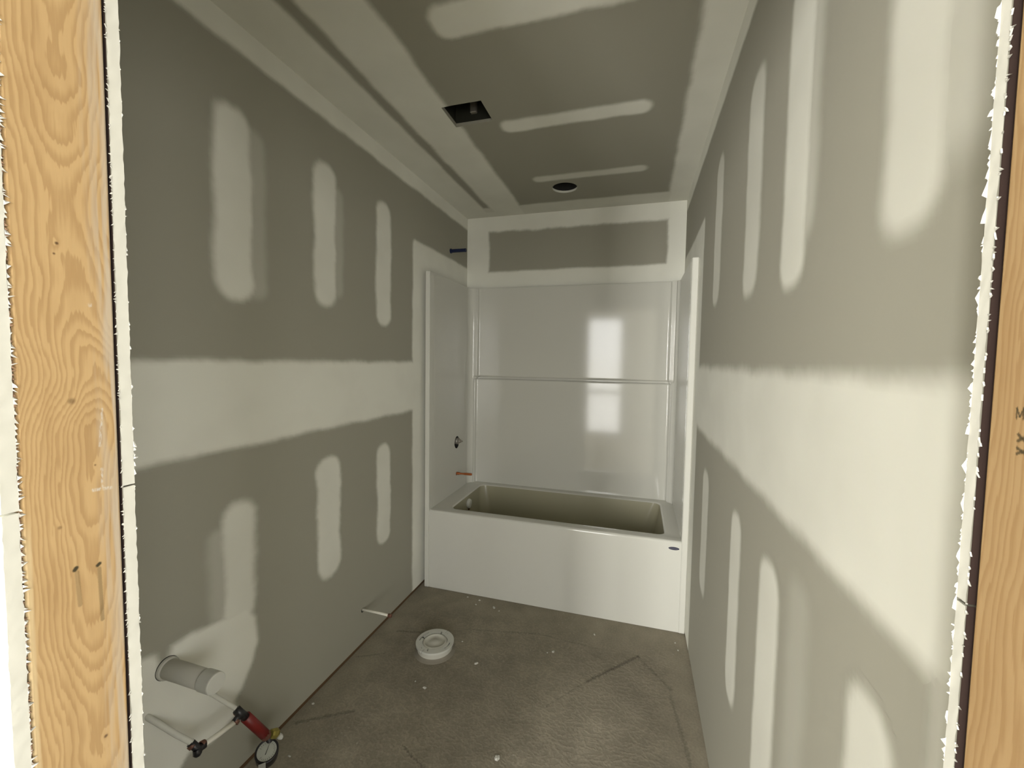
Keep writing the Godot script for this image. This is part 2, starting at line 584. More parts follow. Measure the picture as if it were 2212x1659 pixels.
func walls() -> void:
	var st: SurfaceTool
	# left wall: its boards stop a little above the floor and show the bottom plate
	var wl := struct("wall_left")
	for r in [[0.018, YJ], [YJ, H]]:
		st = mb()
		box(st, Vector3(-0.0127, r[0], -0.0127), Vector3(0, r[1], ZI), PAPER)
		build("drywall_board", st, M.wall, wl)
	st = mb()
	box(st, Vector3(-0.10, 0.0, 0.62), Vector3(-0.003, 0.04, ZI))
	build("bottom_plate", st, M.plate, wl)
	var pipe_mud := PackedVector2Array([Vector2(2.142, 0.578), Vector2(2.09, 0.582), Vector2(2.005, 0.565), Vector2(1.94, 0.548), Vector2(1.90, 0.556), Vector2(1.866, 0.50), Vector2(1.862, 0.416), Vector2(1.884, 0.348), Vector2(1.925, 0.283), Vector2(1.952, 0.262), Vector2(1.95, 0.215), Vector2(2.03, 0.19), Vector2(2.10, 0.225), Vector2(2.17, 0.165), Vector2(2.24, 0.12), Vector2(2.6, 0.10), Vector2(2.6, 0.59), Vector2(2.21, 0.587), Vector2(2.184, 0.578), Vector2(2.176, 0.535), Vector2(2.155, 0.535)])
	mud({"o": Vector3.ZERO, "u": Vector3(0, 0, 1), "v": Vector3(0, 1, 0), "n": Vector3(1, 0, 0), "seed": 1.0}, [
		["joint_compound_band", 0.70, 1.105, 2.7, 1.386, 0.0, 0.014, 0.010, 1.0],
		["surround_compound_band", 0.60, -0.1, 0.803, 2.085, 0.03, 0.012, 0.008, 0.95],
		["surround_compound_band", -0.1, 1.92, 0.803, 2.088, 0.03, 0.010, 0.006, 0.92],
		["ceiling_corner_band", -0.1, 2.368, 2.7, 2.6, 0.0, 0.010, 0.008, 0.95],
		["screw_row_compound", 1.853, 1.585, 1.985, 2.185, 0.055, 0.018, 0.012, 0.9],
		["screw_row_compound", 1.445, 1.615, 1.572, 2.19, 0.055, 0.016, 0.012, 0.85],
		["screw_row_compound", 1.028, 1.57, 1.155, 2.18, 0.06, 0.014, 0.012, 0.88],
		["screw_row_compound", 1.868, 0.50, 1.985, 0.92, 0.05, 0.020, 0.014, 0.85],
		["screw_row_compound", 1.43, 0.465, 1.572, 0.98, 0.06, 0.014, 0.014, 0.88],
		["screw_row_compound", 1.035, 0.437, 1.152, 0.962, 0.055, 0.012, 0.012, 0.85],
		["skim_compound", 1.80, 1.60, 1.90, 2.15, 0.04, 0.020, 0.008, 0.28],
		["skim_compound", 1.40, 1.66, 1.50, 2.12, 0.04, 0.018, 0.008, 0.25],
		["skim_compound", 1.96, 0.56, 2.03, 0.86, 0.03, 0.020, 0.010, 0.30],
		["pipe_patch_compound", 0, 0, 0, 0, 0.0, 0.012, 0.008, 0.95, pipe_mud],
	], [0.0, 0.019, ZI, H], wl)
	# right wall; u runs towards the tub so that the faces turn inwards
	var wr := struct("wall_right")
	for r in [[0.010, YJ], [YJ, H]]:
		st = mb()
		box(st, Vector3(W, r[0], -0.0127), Vector3(W + 0.0127, r[1], ZI), PAPER)
		build("drywall_board", st, M.wall, wr)
	st = mb()
	box(st, Vector3(W + 0.003, 0.0, 0.62), Vector3(W + 0.10, 0.04, ZI))
	build("bottom_plate", st, M.plate, wr)
	mud({"o": Vector3(W, 0, 0), "u": Vector3(0, 0, -1), "v": Vector3(0, 1, 0), "n": Vector3(-1, 0, 0), "seed": 4.0}, [
		["joint_compound_band", -2.7, 1.105, -0.75, 1.386, 0.0, 0.020, 0.012, 0.78],
		["surround_compound_band", -0.835, -0.1, -0.6, 2.07, 0.02, 0.010, 0.006, 0.8],
		["surround_compound_band", -0.84, 1.92, 0.1, 2.068, 0.02, 0.010, 0.006, 0.8],
		["ceiling_corner_band", -2.7, 2.374, 0.1, 2.6, 0.0, 0.008, 0.006, 0.9],
		["doorway_corner_band", -2.7, -0.1, -2.49, 1.2, 0.0, 0.012, 0.006, 0.6],
		["screw_row_compound", -2.455, 1.55, -2.345, 2.2, 0.05, 0.022, 0.010, 0.66],
		["skim_compound", -2.54, 1.60, -2.40, 2.25, 0.05, 0.040, 0.010, 0.40],
		["skim_compound", -2.13, 1.62, -2.0, 2.2, 0.05, 0.022, 0.008, 0.36],
		["skim_compound", -2.20, 0.3, -2.11, 1.02, 0.04, 0.030, 0.010, 0.16],
		["skim_compound", -2.60, 1.42, -2.555, 2.3, 0.02, 0.012, 0.006, 0.30],
		["screw_row_compound", -2.095, 1.55, -1.965, 2.16, 0.055, 0.016, 0.008, 0.8],
		["screw_row_compound", -1.78, 1.585, -1.635, 2.165, 0.06, 0.016, 0.010, 0.62],
		["screw_row_compound", -1.265, 1.63, -1.13, 2.175, 0.06, 0.014, 0.010, 0.6],
		["screw_row_compound", -2.44, 0.5, -2.335, 1.0, 0.05, 0.014, 0.010, 0.65],
		["screw_row_compound", -2.055, 0.42, -1.925, 0.985, 0.055, 0.014, 0.008, 0.75],
		["screw_row_compound", -1.745, 0.44, -1.63, 0.985, 0.05, 0.012, 0.008, 0.7],
		["screw_row_compound", -1.22, 0.47, -1.085, 0.97, 0.05, 0.014, 0.010, 0.6],
	], [-ZI, 0.011, 0.0, H], wr)
	# wall over the tub
	var wb := struct("wall_back")
	st = mb()
	box(st, Vector3(-0.0127, 0.0, -0.0127), Vector3(W + 0.0127, H, 0), PAPER)
	build("drywall_board", st, M.wall, wb)
	mud({"o": Vector3.ZERO, "u": Vector3(1, 0, 0), "v": Vector3(0, 1, 0), "n": Vector3(0, 0, 1), "seed": 9.0}, [
		["ceiling_corner_band", -0.1, 2.338, 1.7, 2.6, 0.0, 0.012, 0.012, 0.95],
		["surround_compound_band", -0.1, 1.7, 1.7, 2.052, 0.0, 0.010, 0.006, 1.0],
		["wall_corner_band", -0.1, 1.8, 0.172, 2.6, 0.0, 0.010, 0.008, 0.95],
		["wall_corner_band", 1.412, 1.8, 1.7, 2.6, 0.0, 0.010, 0.008, 1.0],
	], [0.0, 1.90, W, H], wb)
	# ceiling with the fan opening and the round hole of the lamp
	var c := struct("ceiling")
	st = mb()
	var y1 := H + 0.0127
	var fx := [0.430, 0.604]
	var fz := [1.172, 1.321]
	var hc := Vector2(0.792, 0.383)
	var hs := 0.10
	var x_l := -0.0127
	var x_r := W + 0.0127
	for r in [[x_l, fz[1], x_r, ZO - 0.02], [x_l, fz[0], fx[0], fz[1]], [fx[1], fz[0], x_r, fz[1]], [x_l, hc.y + hs, x_r, fz[0]], [x_l, hc.y - hs, hc.x - hs, hc.y + hs], [hc.x + hs, hc.y - hs, x_r, hc.y + hs], [x_l, -0.0127, x_r, hc.y - hs]]:
		box(st, Vector3(r[0], H, r[1]), Vector3(r[2], y1, r[3]), PAPER)
	var n := 48
	for k in n:
		var q := []
		for t in [k, k + 1]:
			var d := Vector2(cos(TAU * t / n), sin(TAU * t / n))
			var e := d * hs / maxf(absf(d.x), absf(d.y))
			q.append(Vector3(hc.x + d.x * 0.076, H, hc.y + d.y * 0.076))
			q.append(Vector3(hc.x + e.x, H, hc.y + e.y))
		quad(st, q[0], q[1], q[3], q[2], PAPER)
		var up := Vector3(0, 0.0127, 0)
		quad(st, q[0] + up, q[2] + up, q[3] + up, q[1] + up, PAPER)
		quad(st, q[0], q[2], q[2] + up, q[0] + up, MUD)
	build("drywall_board", st, M.wall, c)
	mud({"o": Vector3(0, H, 0), "u": Vector3(1, 0, 0), "v": Vector3(0, 0, 1), "n": Vector3(0, -1, 0), "seed": 13.0}, [
		["corner_compound_band", -0.1, -0.1, 0.187, 2.8, 0.0, 0.010, 0.006, 0.95],
		["joint_compound_band", 0.236, -0.1, 0.452, 2.8, 0.0, 0.014, 0.010, 0.95],
		["corner_compound_band", 1.402, -0.1, 1.7, 2.8, 0.03, 0.014, 0.008, 0.95],
		["corner_compound_band", -0.1, -0.1, 1.7, 0.176, 0.0, 0.016, 0.008, 0.80],
		["corner_compound_band", 0.1, -0.1, 0.35, 0.105, 0.02, 0.012, 0.004, 0.95],
		["screw_row_compound", 0.595, 1.655, 1.25, 1.79, 0.05, 0.014, 0.012, 1.0],
		["screw_row_compound", 0.625, 1.065, 1.265, 1.155, 0.04, 0.014, 0.010, 0.95],
		["screw_row_compound", 0.635, 0.505, 1.262, 0.575, 0.035, 0.014, 0.008, 0.7],
	], [0.0, 0.0, W, ZI], c, [Rect2(fx[0] - 0.003, fz[0] - 0.003, 0.180, 0.155)])


# ---------------------------------------------------------------- the framed doorway
func wood_texture(sd: int, knots: Array, marks: Array, base: Color, late: Color, plaster: float, course: Array) -> ImageTexture:
	# across: s = 0 at the bathroom side .. 1 at the near side of the stud; along: y from 0.7 to 2.0
	var w := 176
	var h := 1536
	var im := Image.create(w, h, false, Image.FORMAT_RGB8)
	var a := FastNoiseLite.new()
	a.seed = sd
	a.frequency = 1.0
	a.fractal_octaves = 2
	var b := FastNoiseLite.new()
	b.seed = sd + 1
	b.frequency = 1.0
	b.fractal_octaves = 3
	for j in h:
		var y := 2.0 - 1.3 * j / h
		var pith := 0.35 + 0.06 * a.get_noise_2d(3.1, y * 4.2)
		var depth := 0.7
		for k in range(1, course.size()):
			if y >= course[k][0]:
				var t := smoothstep(0.0, 1.0, clampf((y - course[k][0]) / (course[k - 1][0] - course[k][0]), 0.0, 1.0))
				depth = lerpf(course[k][1], course[k - 1][1], t)
				pith = lerpf(course[k][2], course[k - 1][2], t) + 0.05 * a.get_noise_2d(3.1, y * 6.0)
				break
		depth += 0.05 * a.get_noise_2d(40.0, y * 9.0)
		for i in w:
			var s := float(i) / w
			var x := s - pith + 0.03 * b.get_noise_2d(s * 6.0, y * 9.0)
			var push := 0.0
			var dk := 0.0
			for k in knots:
				var q := Vector2((s - k[0]) * 0.0889, (y - k[1]) * 0.55)
				var d: float = q.length() / k[2]
				push += k[3] * exp(-d * d * 0.35)
				var e: float = Vector2((s - k[0]) * 0.0889, y - k[1]).length() / k[2]
				dk = maxf(dk, k[4] * smoothstep(1.0, 0.25, e))
			var r := sqrt(x * x * 1.7 + depth * depth) + push + 0.012 * b.get_noise_2d(s * 22.0, y * 14.0)
			var g := fposmod(r * 17.0, 1.0)
			var ring := smoothstep(0.25, 0.82, g) * smoothstep(1.0, 0.90, g)
			var fibre := 0.5 + 0.5 * b.get_noise_2d(s * 120.0, y * 7.0)
			var c := base.lerp(late, 0.42 * ring + 0.10 * (fibre - 0.5))
			c = c.lerp(late, 0.30 * clampf(a.get_noise_2d(s * 3.0 + 20.0, y * 5.0), 0.0, 1.0))
			c = c.lerp(Color(0.07, 0.035, 0.015), dk)
			c = c.lerp(Color(0.52, 0.40, 0.23), plaster * smoothstep(0.915, 0.945, s + 0.012 * a.get_noise_2d(7.0, y * 3.0)) * smoothstep(1.24, 1.18, y))
			var pl := plaster * smoothstep(0.30, 0.02, s + 0.10 * b.get_noise_2d(s * 9.0, y * 5.0)) * smoothstep(-0.25, 0.35, b.get_noise_2d(s * 8.0 + 50.0, y * 4.0) + 0.15)
			c = c.lerp(Color(0.42, 0.36, 0.28), pl)
			for k in marks:
				var d: float = seg_dist(Vector2(s * 0.0889, y), Vector2(k[0] * 0.0889, k[1]), Vector2(k[2] * 0.0889, k[3])) + 0.0004 * b.get_noise_2d(s * 90.0, y * 400.0)
				var amt: float = k[5] * smoothstep(k[4] * 1.2, k[4] * 0.5, d)
				if k.size() > 6:
					amt *= clampf(0.55 + 1.2 * b.get_noise_2d(s * 40.0, y * 130.0), 0.0, 1.0)
				c = c.lerp(k[6] if k.size() > 6 else Color(0.05, 0.04, 0.02), amt)
			im.set_pixel(i, j, c.linear_to_srgb())
	return ImageTexture.create_from_image(im)


# a stud standing from y0 to y1; its wide faces look along x and carry the grain
func stud_mesh(st: SurfaceTool, x0: float, x1: float, y0: float, y1: float) -> void:
	var b := 0.0022
	var ring := [Vector2(x1, ZS + b), Vector2(x1, ZE - b), Vector2(x1 - b * 0.7, ZE - b * 0.3), Vector2(x1 - b, ZE), Vector2(x0 + b, ZE), Vector2(x0 + b * 0.7, ZE - b * 0.3), Vector2(x0, ZE - b), Vector2(x0, ZS + b), Vector2(x0 + b * 0.3, ZS + b * 0.3), Vector2(x0 + b, ZS), Vector2(x1 - b, ZS), Vector2(x1 - b * 0.3, ZS + b * 0.3)]
	for i in ring.size():
		var p: Vector2 = ring[i]
		var q: Vector2 = ring[(i + 1) % ring.size()]
		var v := [[p, y0], [q, y0], [q, y1], [p, y1]]
		for k in [0, 1, 2, 0, 2, 3]:
			var t: Vector2 = v[k][0]
			put(st, Vector3(t.x, v[k][1], t.y), Vector2((t.y - ZS) / (ZE - ZS), (2.0 - v[k][1]) / 1.3))
	for i in range(1, ring.size() - 1):
		for d in [[0, i, i + 1, y1], [0, i + 1, i, y0]]:
			for k in 3:
				var t: Vector2 = ring[d[k]]
				put(st, Vector3(t.x, d[3], t.y), Vector2((t.y - ZS) / (ZE - ZS), (2.0 - d[3]) / 1.3))


func wood_material(t: Texture2D) -> StandardMaterial3D:
	var m := StandardMaterial3D.new()
	m.albedo_texture = t
	m.roughness = 0.75
	m.metallic_specular = 0.3
	return m


# torn paper along an edge: thin curled flakes
func torn(st: SurfaceTool, x: float, z: float, y0: float, y1: float, out: Vector3, size: float, step: float, chance: float, flat := 0.0) -> void:
	var y := y0
	var side := Vector3(0, 1, 0)
	while y < y1:
		var len := step * rng.randf_range(0.4, 1.9)
		if rng.randf() < chance:
			var s := size * rng.randf_range(0.3, 1.2)
			var a := Vector3(x, y, z)
			var b := Vector3(x, y + len, z)
			var dir := (out + Vector3(rng.randf_range(-0.35, 0.35), rng.randf_range(-0.9, 0.5), rng.randf_range(-0.35, 0.35))).normalized()
			var m := a.lerp(b, rng.randf_range(0.1, 0.7)) + dir * s
			var m2 := a.lerp(b, rng.randf_range(0.3, 0.9)) + dir * s * rng.randf_range(flat, 0.8)
			var th := dir.cross(side).normalized() * 0.0005
			var p := [a, m, m2, b]
			for g in [1.0, -1.0]:
				var e := []
				for v in p:
					e.append(v + th * g)
				if g > 0:
					quad(st, e[0], e[1], e[2], e[3])
				else:
					quad(st, e[3], e[2], e[1], e[0])
			for i in 3:
				quad(st, p[i] - th, p[i + 1] - th, p[i + 1] + th, p[i] + th)
		y += len * rng.randf_range(0.7, 1.6)


# a cut gypsum edge facing along x: a strip with a slightly uneven surface
func cut_edge(st: SurfaceTool, x: float, z0: float, z1: float, y0: float, y1: float, s: float, wob: float) -> void:
	var n := int((y1 - y0) / 0.006)
	var rows := []
	for j in n + 1:
		var y := lerpf(y0, y1, float(j) / n)
		var row := []
		for k in 4:
			var w := nf.get_noise_2d(y * 1.6 + x * 9.0, k * 0.7) * wob
			var dz := 0.0
			if k == 0 or k == 3:
				dz = nf.get_noise_2d(y * 2.2, x + k) * wob * 0.8
			row.append(Vector3(x + s * (0.0006 + w * 0.5), y, lerpf(z0, z1, k / 3.0) + dz))
		rows.append(row)
	for j in n:
		for k in 3:
			if s > 0:
				quad(st, rows[j][k + 1], rows[j][k], rows[j + 1][k], rows[j + 1][k + 1])
			else:
				quad(st, rows[j][k], rows[j][k + 1], rows[j + 1][k + 1], rows[j + 1][k])


func doorway() -> void:
	var st: SurfaceTool
	var wf := struct("wall_front")
	# boards on the bathroom side and on the near side, each cut at the opening
	for r in [[0.0, 0.013, XL, YJ - 0.0008], [0.0, YJ + 0.0008, XL, H], [XR, 0.006, W, YJ - 0.0008], [XR, YJ + 0.0008, W, H], [XL, YH, XR, H]]:
		st = mb()
		box(st, Vector3(r[0], r[1], ZI), Vector3(r[2], r[3], ZB + 0.0035 if r[2] == XL else ZB), PAPER)
		build("inner_drywall_board", st, M.wall, wf)
		if r[2] != XR:
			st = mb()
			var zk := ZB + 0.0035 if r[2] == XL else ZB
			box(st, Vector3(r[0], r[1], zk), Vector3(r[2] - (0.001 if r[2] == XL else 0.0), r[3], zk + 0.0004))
			build("shaded_back_paper", st, M.shaded_kraft, wf)  # the gap's shade is put into the paper's colour
	for r in [[-2.6, 0.01, XL, YJ - 0.0012], [-2.6, YJ + 0.0012, XL, H], [XR, 0.01, 3.2, YJ - 0.0012], [XR, YJ + 0.0012, 3.2, H], [XL, YH, XR, H]]:
		st = mb()
		box(st, Vector3(r[0], r[1], ZE + 0.0024), Vector3(r[2], r[3], ZO), MUD)
		build("outer_drywall_board", st, M.wall, wf)
	for r in [[0.014, YJ - 0.0012], [YJ + 0.0012, YH]]:
		st = mb()
		cut_edge(st, XL, ZI, ZB + 0.0035, r[0], r[1], 1.0, 0.0012)
		build("gypsum_edge", st, M.gyp, wf, true)
		st = mb()
		cut_edge(st, XR, ZI, ZB, r[0], r[1], -1.0, 0.0008)
		build("gypsum_edge", st, M.gyp, wf, true)
		st = mb()
		cut_edge(st, XL, ZE + 0.0022, ZO, r[0], r[1], 1.0, 0.0014)
		build("gypsum_edge", st, M.gyp, wf, true)
		st = mb()
		cut_edge(st, XR, ZE + 0.0022, ZO, r[0], r[1], -1.0, 0.0014)
		build("gypsum_edge", st, M.gyp, wf, true)
	# torn face paper and paper fibres
	st = mb()
	torn(st, XR - 0.0004, ZI + 0.0002, 0.02, YH, Vector3(-0.8, 0, -0.5), 0.0026, 0.0075, 0.55, 0.45)
	torn(st, XR - 0.0004, ZI + 0.0002, 0.02, YH, Vector3(-0.8, 0, -0.5), 0.0016, 0.003, 0.55, 0.3)
	torn(st, XR - 0.0004, ZB, 0.02, YH, Vector3(-0.25, 0, 1.0), 0.0035, 0.0022, 0.30)
	torn(st, XL + 0.0005, ZB + 0.0035, 0.02, YH, Vector3(0.15, 0, 1.0), 0.0032, 0.0020, 0.30)
	torn(st, XL + 0.0005, ZI, 0.02, YH, Vector3(0.6, 0, -0.8), 0.0018, 0.004, 0.18)
	torn(st, XL + 0.0008, ZI, 1.245, 1.29, Vector3(0.7, 0, -0.7), 0.0042, 0.006, 0.9, 0.3)
	torn(st, XL + 0.0006, ZE + 0.0024, 0.02, YH, Vector3(0.25, 0, -1.0), 0.0046, 0.0032, 0.55)
	var fb := mb()
	torn(fb, XL + 0.0003, ZE + 0.0022, 0.02, YH, Vector3(0.1, 0, -1.0), 0.0026, 0.0022, 0.6)
	build("back_paper_fibres", fb, M.fibre, wf).set_meta("kind", "stuff")
	var tp := build("torn_paper", st, M.torn, wf)
	tp.set_meta("kind", "stuff")
	# plates and cavity studs inside the wall
	st = mb()
	box(st, Vector3(0.0, 0.0, ZS), Vector3(XL - 0.040, 0.038, ZE))
	box(st, Vector3(XR + 0.040, 0.0, ZS), Vector3(3.2, 0.038, ZE))
	box(st, Vector3(0.0, H - 0.04, ZS), Vector3(W + 0.1, H, ZE))
	build("plate", st, M.wood, wf)

	var base := Color(0.43, 0.29, 0.140)
	var late := Color(0.235, 0.130, 0.050)
	var left_knots := [[0.49, 1.347, 0.0052, 0.05, 0.55], [0.57, 1.524, 0.0024, 0.04, 0.9], [0.60, 1.512, 0.0018, 0.0, 0.8], [0.02, 1.395, 0.016, 0.10, 0.16], [0.27, 0.925, 0.0030, 0.05, 0.85], [0.27, 1.268, 0.0016, 0.02, 0.7], [0.66, 1.204, 0.003, 0.03, 0.5]]
	var left_marks := [
		[0.515, 1.151, 0.53, 1.149, 0.0026, 1.0], [0.265, 1.146, 0.285, 1.1445, 0.0024, 1.0],
		[0.51, 1.145, 0.49, 1.105, 0.0026, 0.35], [0.27, 1.140, 0.255, 1.075, 0.0024, 0.45],
		[0.10, 1.236, 0.30, 1.238, 0.0022, 0.8, Color(0.5, 0.47, 0.42)], [0.20, 1.262, 0.20, 1.24, 0.0016, 0.7, Color(0.5, 0.47, 0.42)], [0.17, 1.335, 0.21, 1.29, 0.0014, 0.7, Color(0.5, 0.47, 0.42)], [0.26, 1.46, 0.262, 1.459, 0.0024, 0.6, Color(0.5, 0.47, 0.42)],
	]
	var tl := wood_texture(15, left_knots, left_marks, base, late, 0.75, [[2.01, 0.12, 0.55], [1.74, 0.50, 0.50], [1.56, 0.74, 0.50], [1.46, 0.66, 0.40], [1.38, 0.36, 0.16], [1.30, 0.20, 0.30], [1.12, 0.34, 0.36], [0.93, 0.66, 0.34], [0.69, 0.8, 0.35]])
	var a := thing("wall_stud", "pale knotty pine stud forming the left jamb of the doorway", "stud", Vector3(XL - 0.019, 0, (ZS + ZE) / 2), "pine studs framing the doorway")
	st = mb()
	stud_mesh(st, XL - 0.038, XL, 0.0, YH)
	build("timber", st, wood_material(tl), a)
	var right_marks := [
		[0.235, 1.3765, 0.235, 1.3700, 0.0007, 0.85], [0.235, 1.3762, 0.262, 1.3712, 0.0007, 0.85], [0.262, 1.3712, 0.29, 1.3765, 0.0007, 0.85], [0.29, 1.3765, 0.29, 1.3700, 0.0007, 0.85],
		[0.262, 1.3600, 0.33, 1.3560, 0.0011, 0.85], [0.262, 1.3560, 0.33, 1.3600, 0.0011, 0.85], [0.262, 1.3515, 0.33, 1.3490, 0.0011, 0.85], [0.262, 1.3480, 0.33, 1.3510, 0.0010, 0.85],
	]
	var right_knots := [[0.30, 1.118, 0.004, 0.03, 0.45], [0.18, 1.10, 0.0022, 0.02, 0.5], [0.13, 1.55, 0.0022, 0.04, 0.5], [0.8, 1.3, 0.008, 0.1, 0.5]]
	var tr := wood_texture(52, right_knots, right_marks, Color(0.36, 0.24, 0.118), late, 0.0, [[2.01, 0.9, 0.75], [1.6, 0.75, 0.7], [1.35, 0.5, 0.75], [1.1, 0.62, 0.5], [0.69, 0.9, 0.6]])
	var b := thing("wall_stud", "pale pine stud with dark ink stamp at the right edge of the doorway", "stud", Vector3(XR + 0.019, 0, (ZS + ZE) / 2), "pine studs framing the doorway")
	st = mb()
	stud_mesh(st, XR, XR + 0.038, 0.0, YH)
	build("timber", st, wood_material(tr), b)
	var h := struct("door_2")
	st = mb()
	cbox(st, Vector3(XL - 0.038, YH, ZS), Vector3(XR + 0.038, YH + 0.14, ZE), 0.002)
	build("header", st, M.wood, h)


# ---------------------------------------------------------------- tub and shower unit
const RIM := 0.485
const TOP := 1.925
const SX0 := 0.055
const SX1 := 1.492


# plan of the inside of the surround, from the left front edge round to the right front edge; up says whether it is the upper section
func plan(up: float, groove: float) -> Array:
	var zb := lerpf(0.030, 0.046, up) - groove
	var l := lerpf(0.093, 0.113, up)
	var r := lerpf(1.458, 1.446, up)
	var p := []
	for z in [0.700, 0.5, 0.3, 0.16, 0.125]:
		p.append(Vector2(SX0, z))
	var rr := 0.045
	for k in 7:
		var a := PI + k * PI / 2 / 6.0 * 0.86
		p.append(Vector2(SX0 + rr + rr * cos(a), 0.108 + rr * sin(a)))
	p.append(Vector2(l - 0.006, zb + 0.022))
	for k in 4:
		var a := PI / 2 * (1.0 - k / 3.0)
		p.append(Vector2(l - 0.004 + 0.006 * cos(a), zb + 0.016 + 0.006 * sin(a)))
	p.append(Vector2(l + 0.004, zb + 0.006))
	p.append(Vector2(l + 0.009, zb + 0.001))
	p.append(Vector2(l + 0.016, zb))
	p.append(Vector2(l + 0.020, zb))
	p.append(Vector2(l + 0.026, zb))
	for k in range(1, 8):
		p.append(Vector2(lerpf(l + 0.026, r - 0.026, k / 8.0), zb))
	var left := p.slice(0, 21)
	left.reverse()
	for q in left:
		var x: float = q.x
		x = (SX1 - (x - SX0)) if x < SX0 + 0.02 else (r + (l - x))
		p.append(Vector2(x, q.y))
	return p


func strip(st: SurfaceTool, rows: Array, i0: int, i1: int) -> void:
	for j in rows.size() - 1:
		for i in range(i0, i1):
			quad(st, rows[j][i], rows[j][i + 1], rows[j + 1][i + 1], rows[j + 1][i])


func plan_rows(levels: Array) -> Array:
	var rows := []
	for v in levels:
		var row := []
		for q in plan(v[1], v[2]):
			row.append(Vector3(q.x, v[0], q.y))
		rows.append(row)
	return rows


func rrect(x0: float, z0: float, x1: float, z1: float, r: float, y: float, n := 12) -> Array:
	var p := []
	for c in [[x1 - r, z1 - r, 0.0], [x0 + r, z1 - r, PI / 2], [x0 + r, z0 + r, PI], [x1 - r, z0 + r, PI * 1.5]]:
		for k in n + 1:
			var a: float = c[2] + PI / 2 * k / n
			p.append(Vector3(c[0] + r * cos(a), y, c[1] + r * sin(a)))
	return p


func loft(st: SurfaceTool, rings: Array) -> void:
	for j in rings.size() - 1:
		var n: int = rings[j].size()
		for i in n:
			var k := (i + 1) % n
			quad(st, rings[j + 1][i], rings[j + 1][k], rings[j][k], rings[j][i])


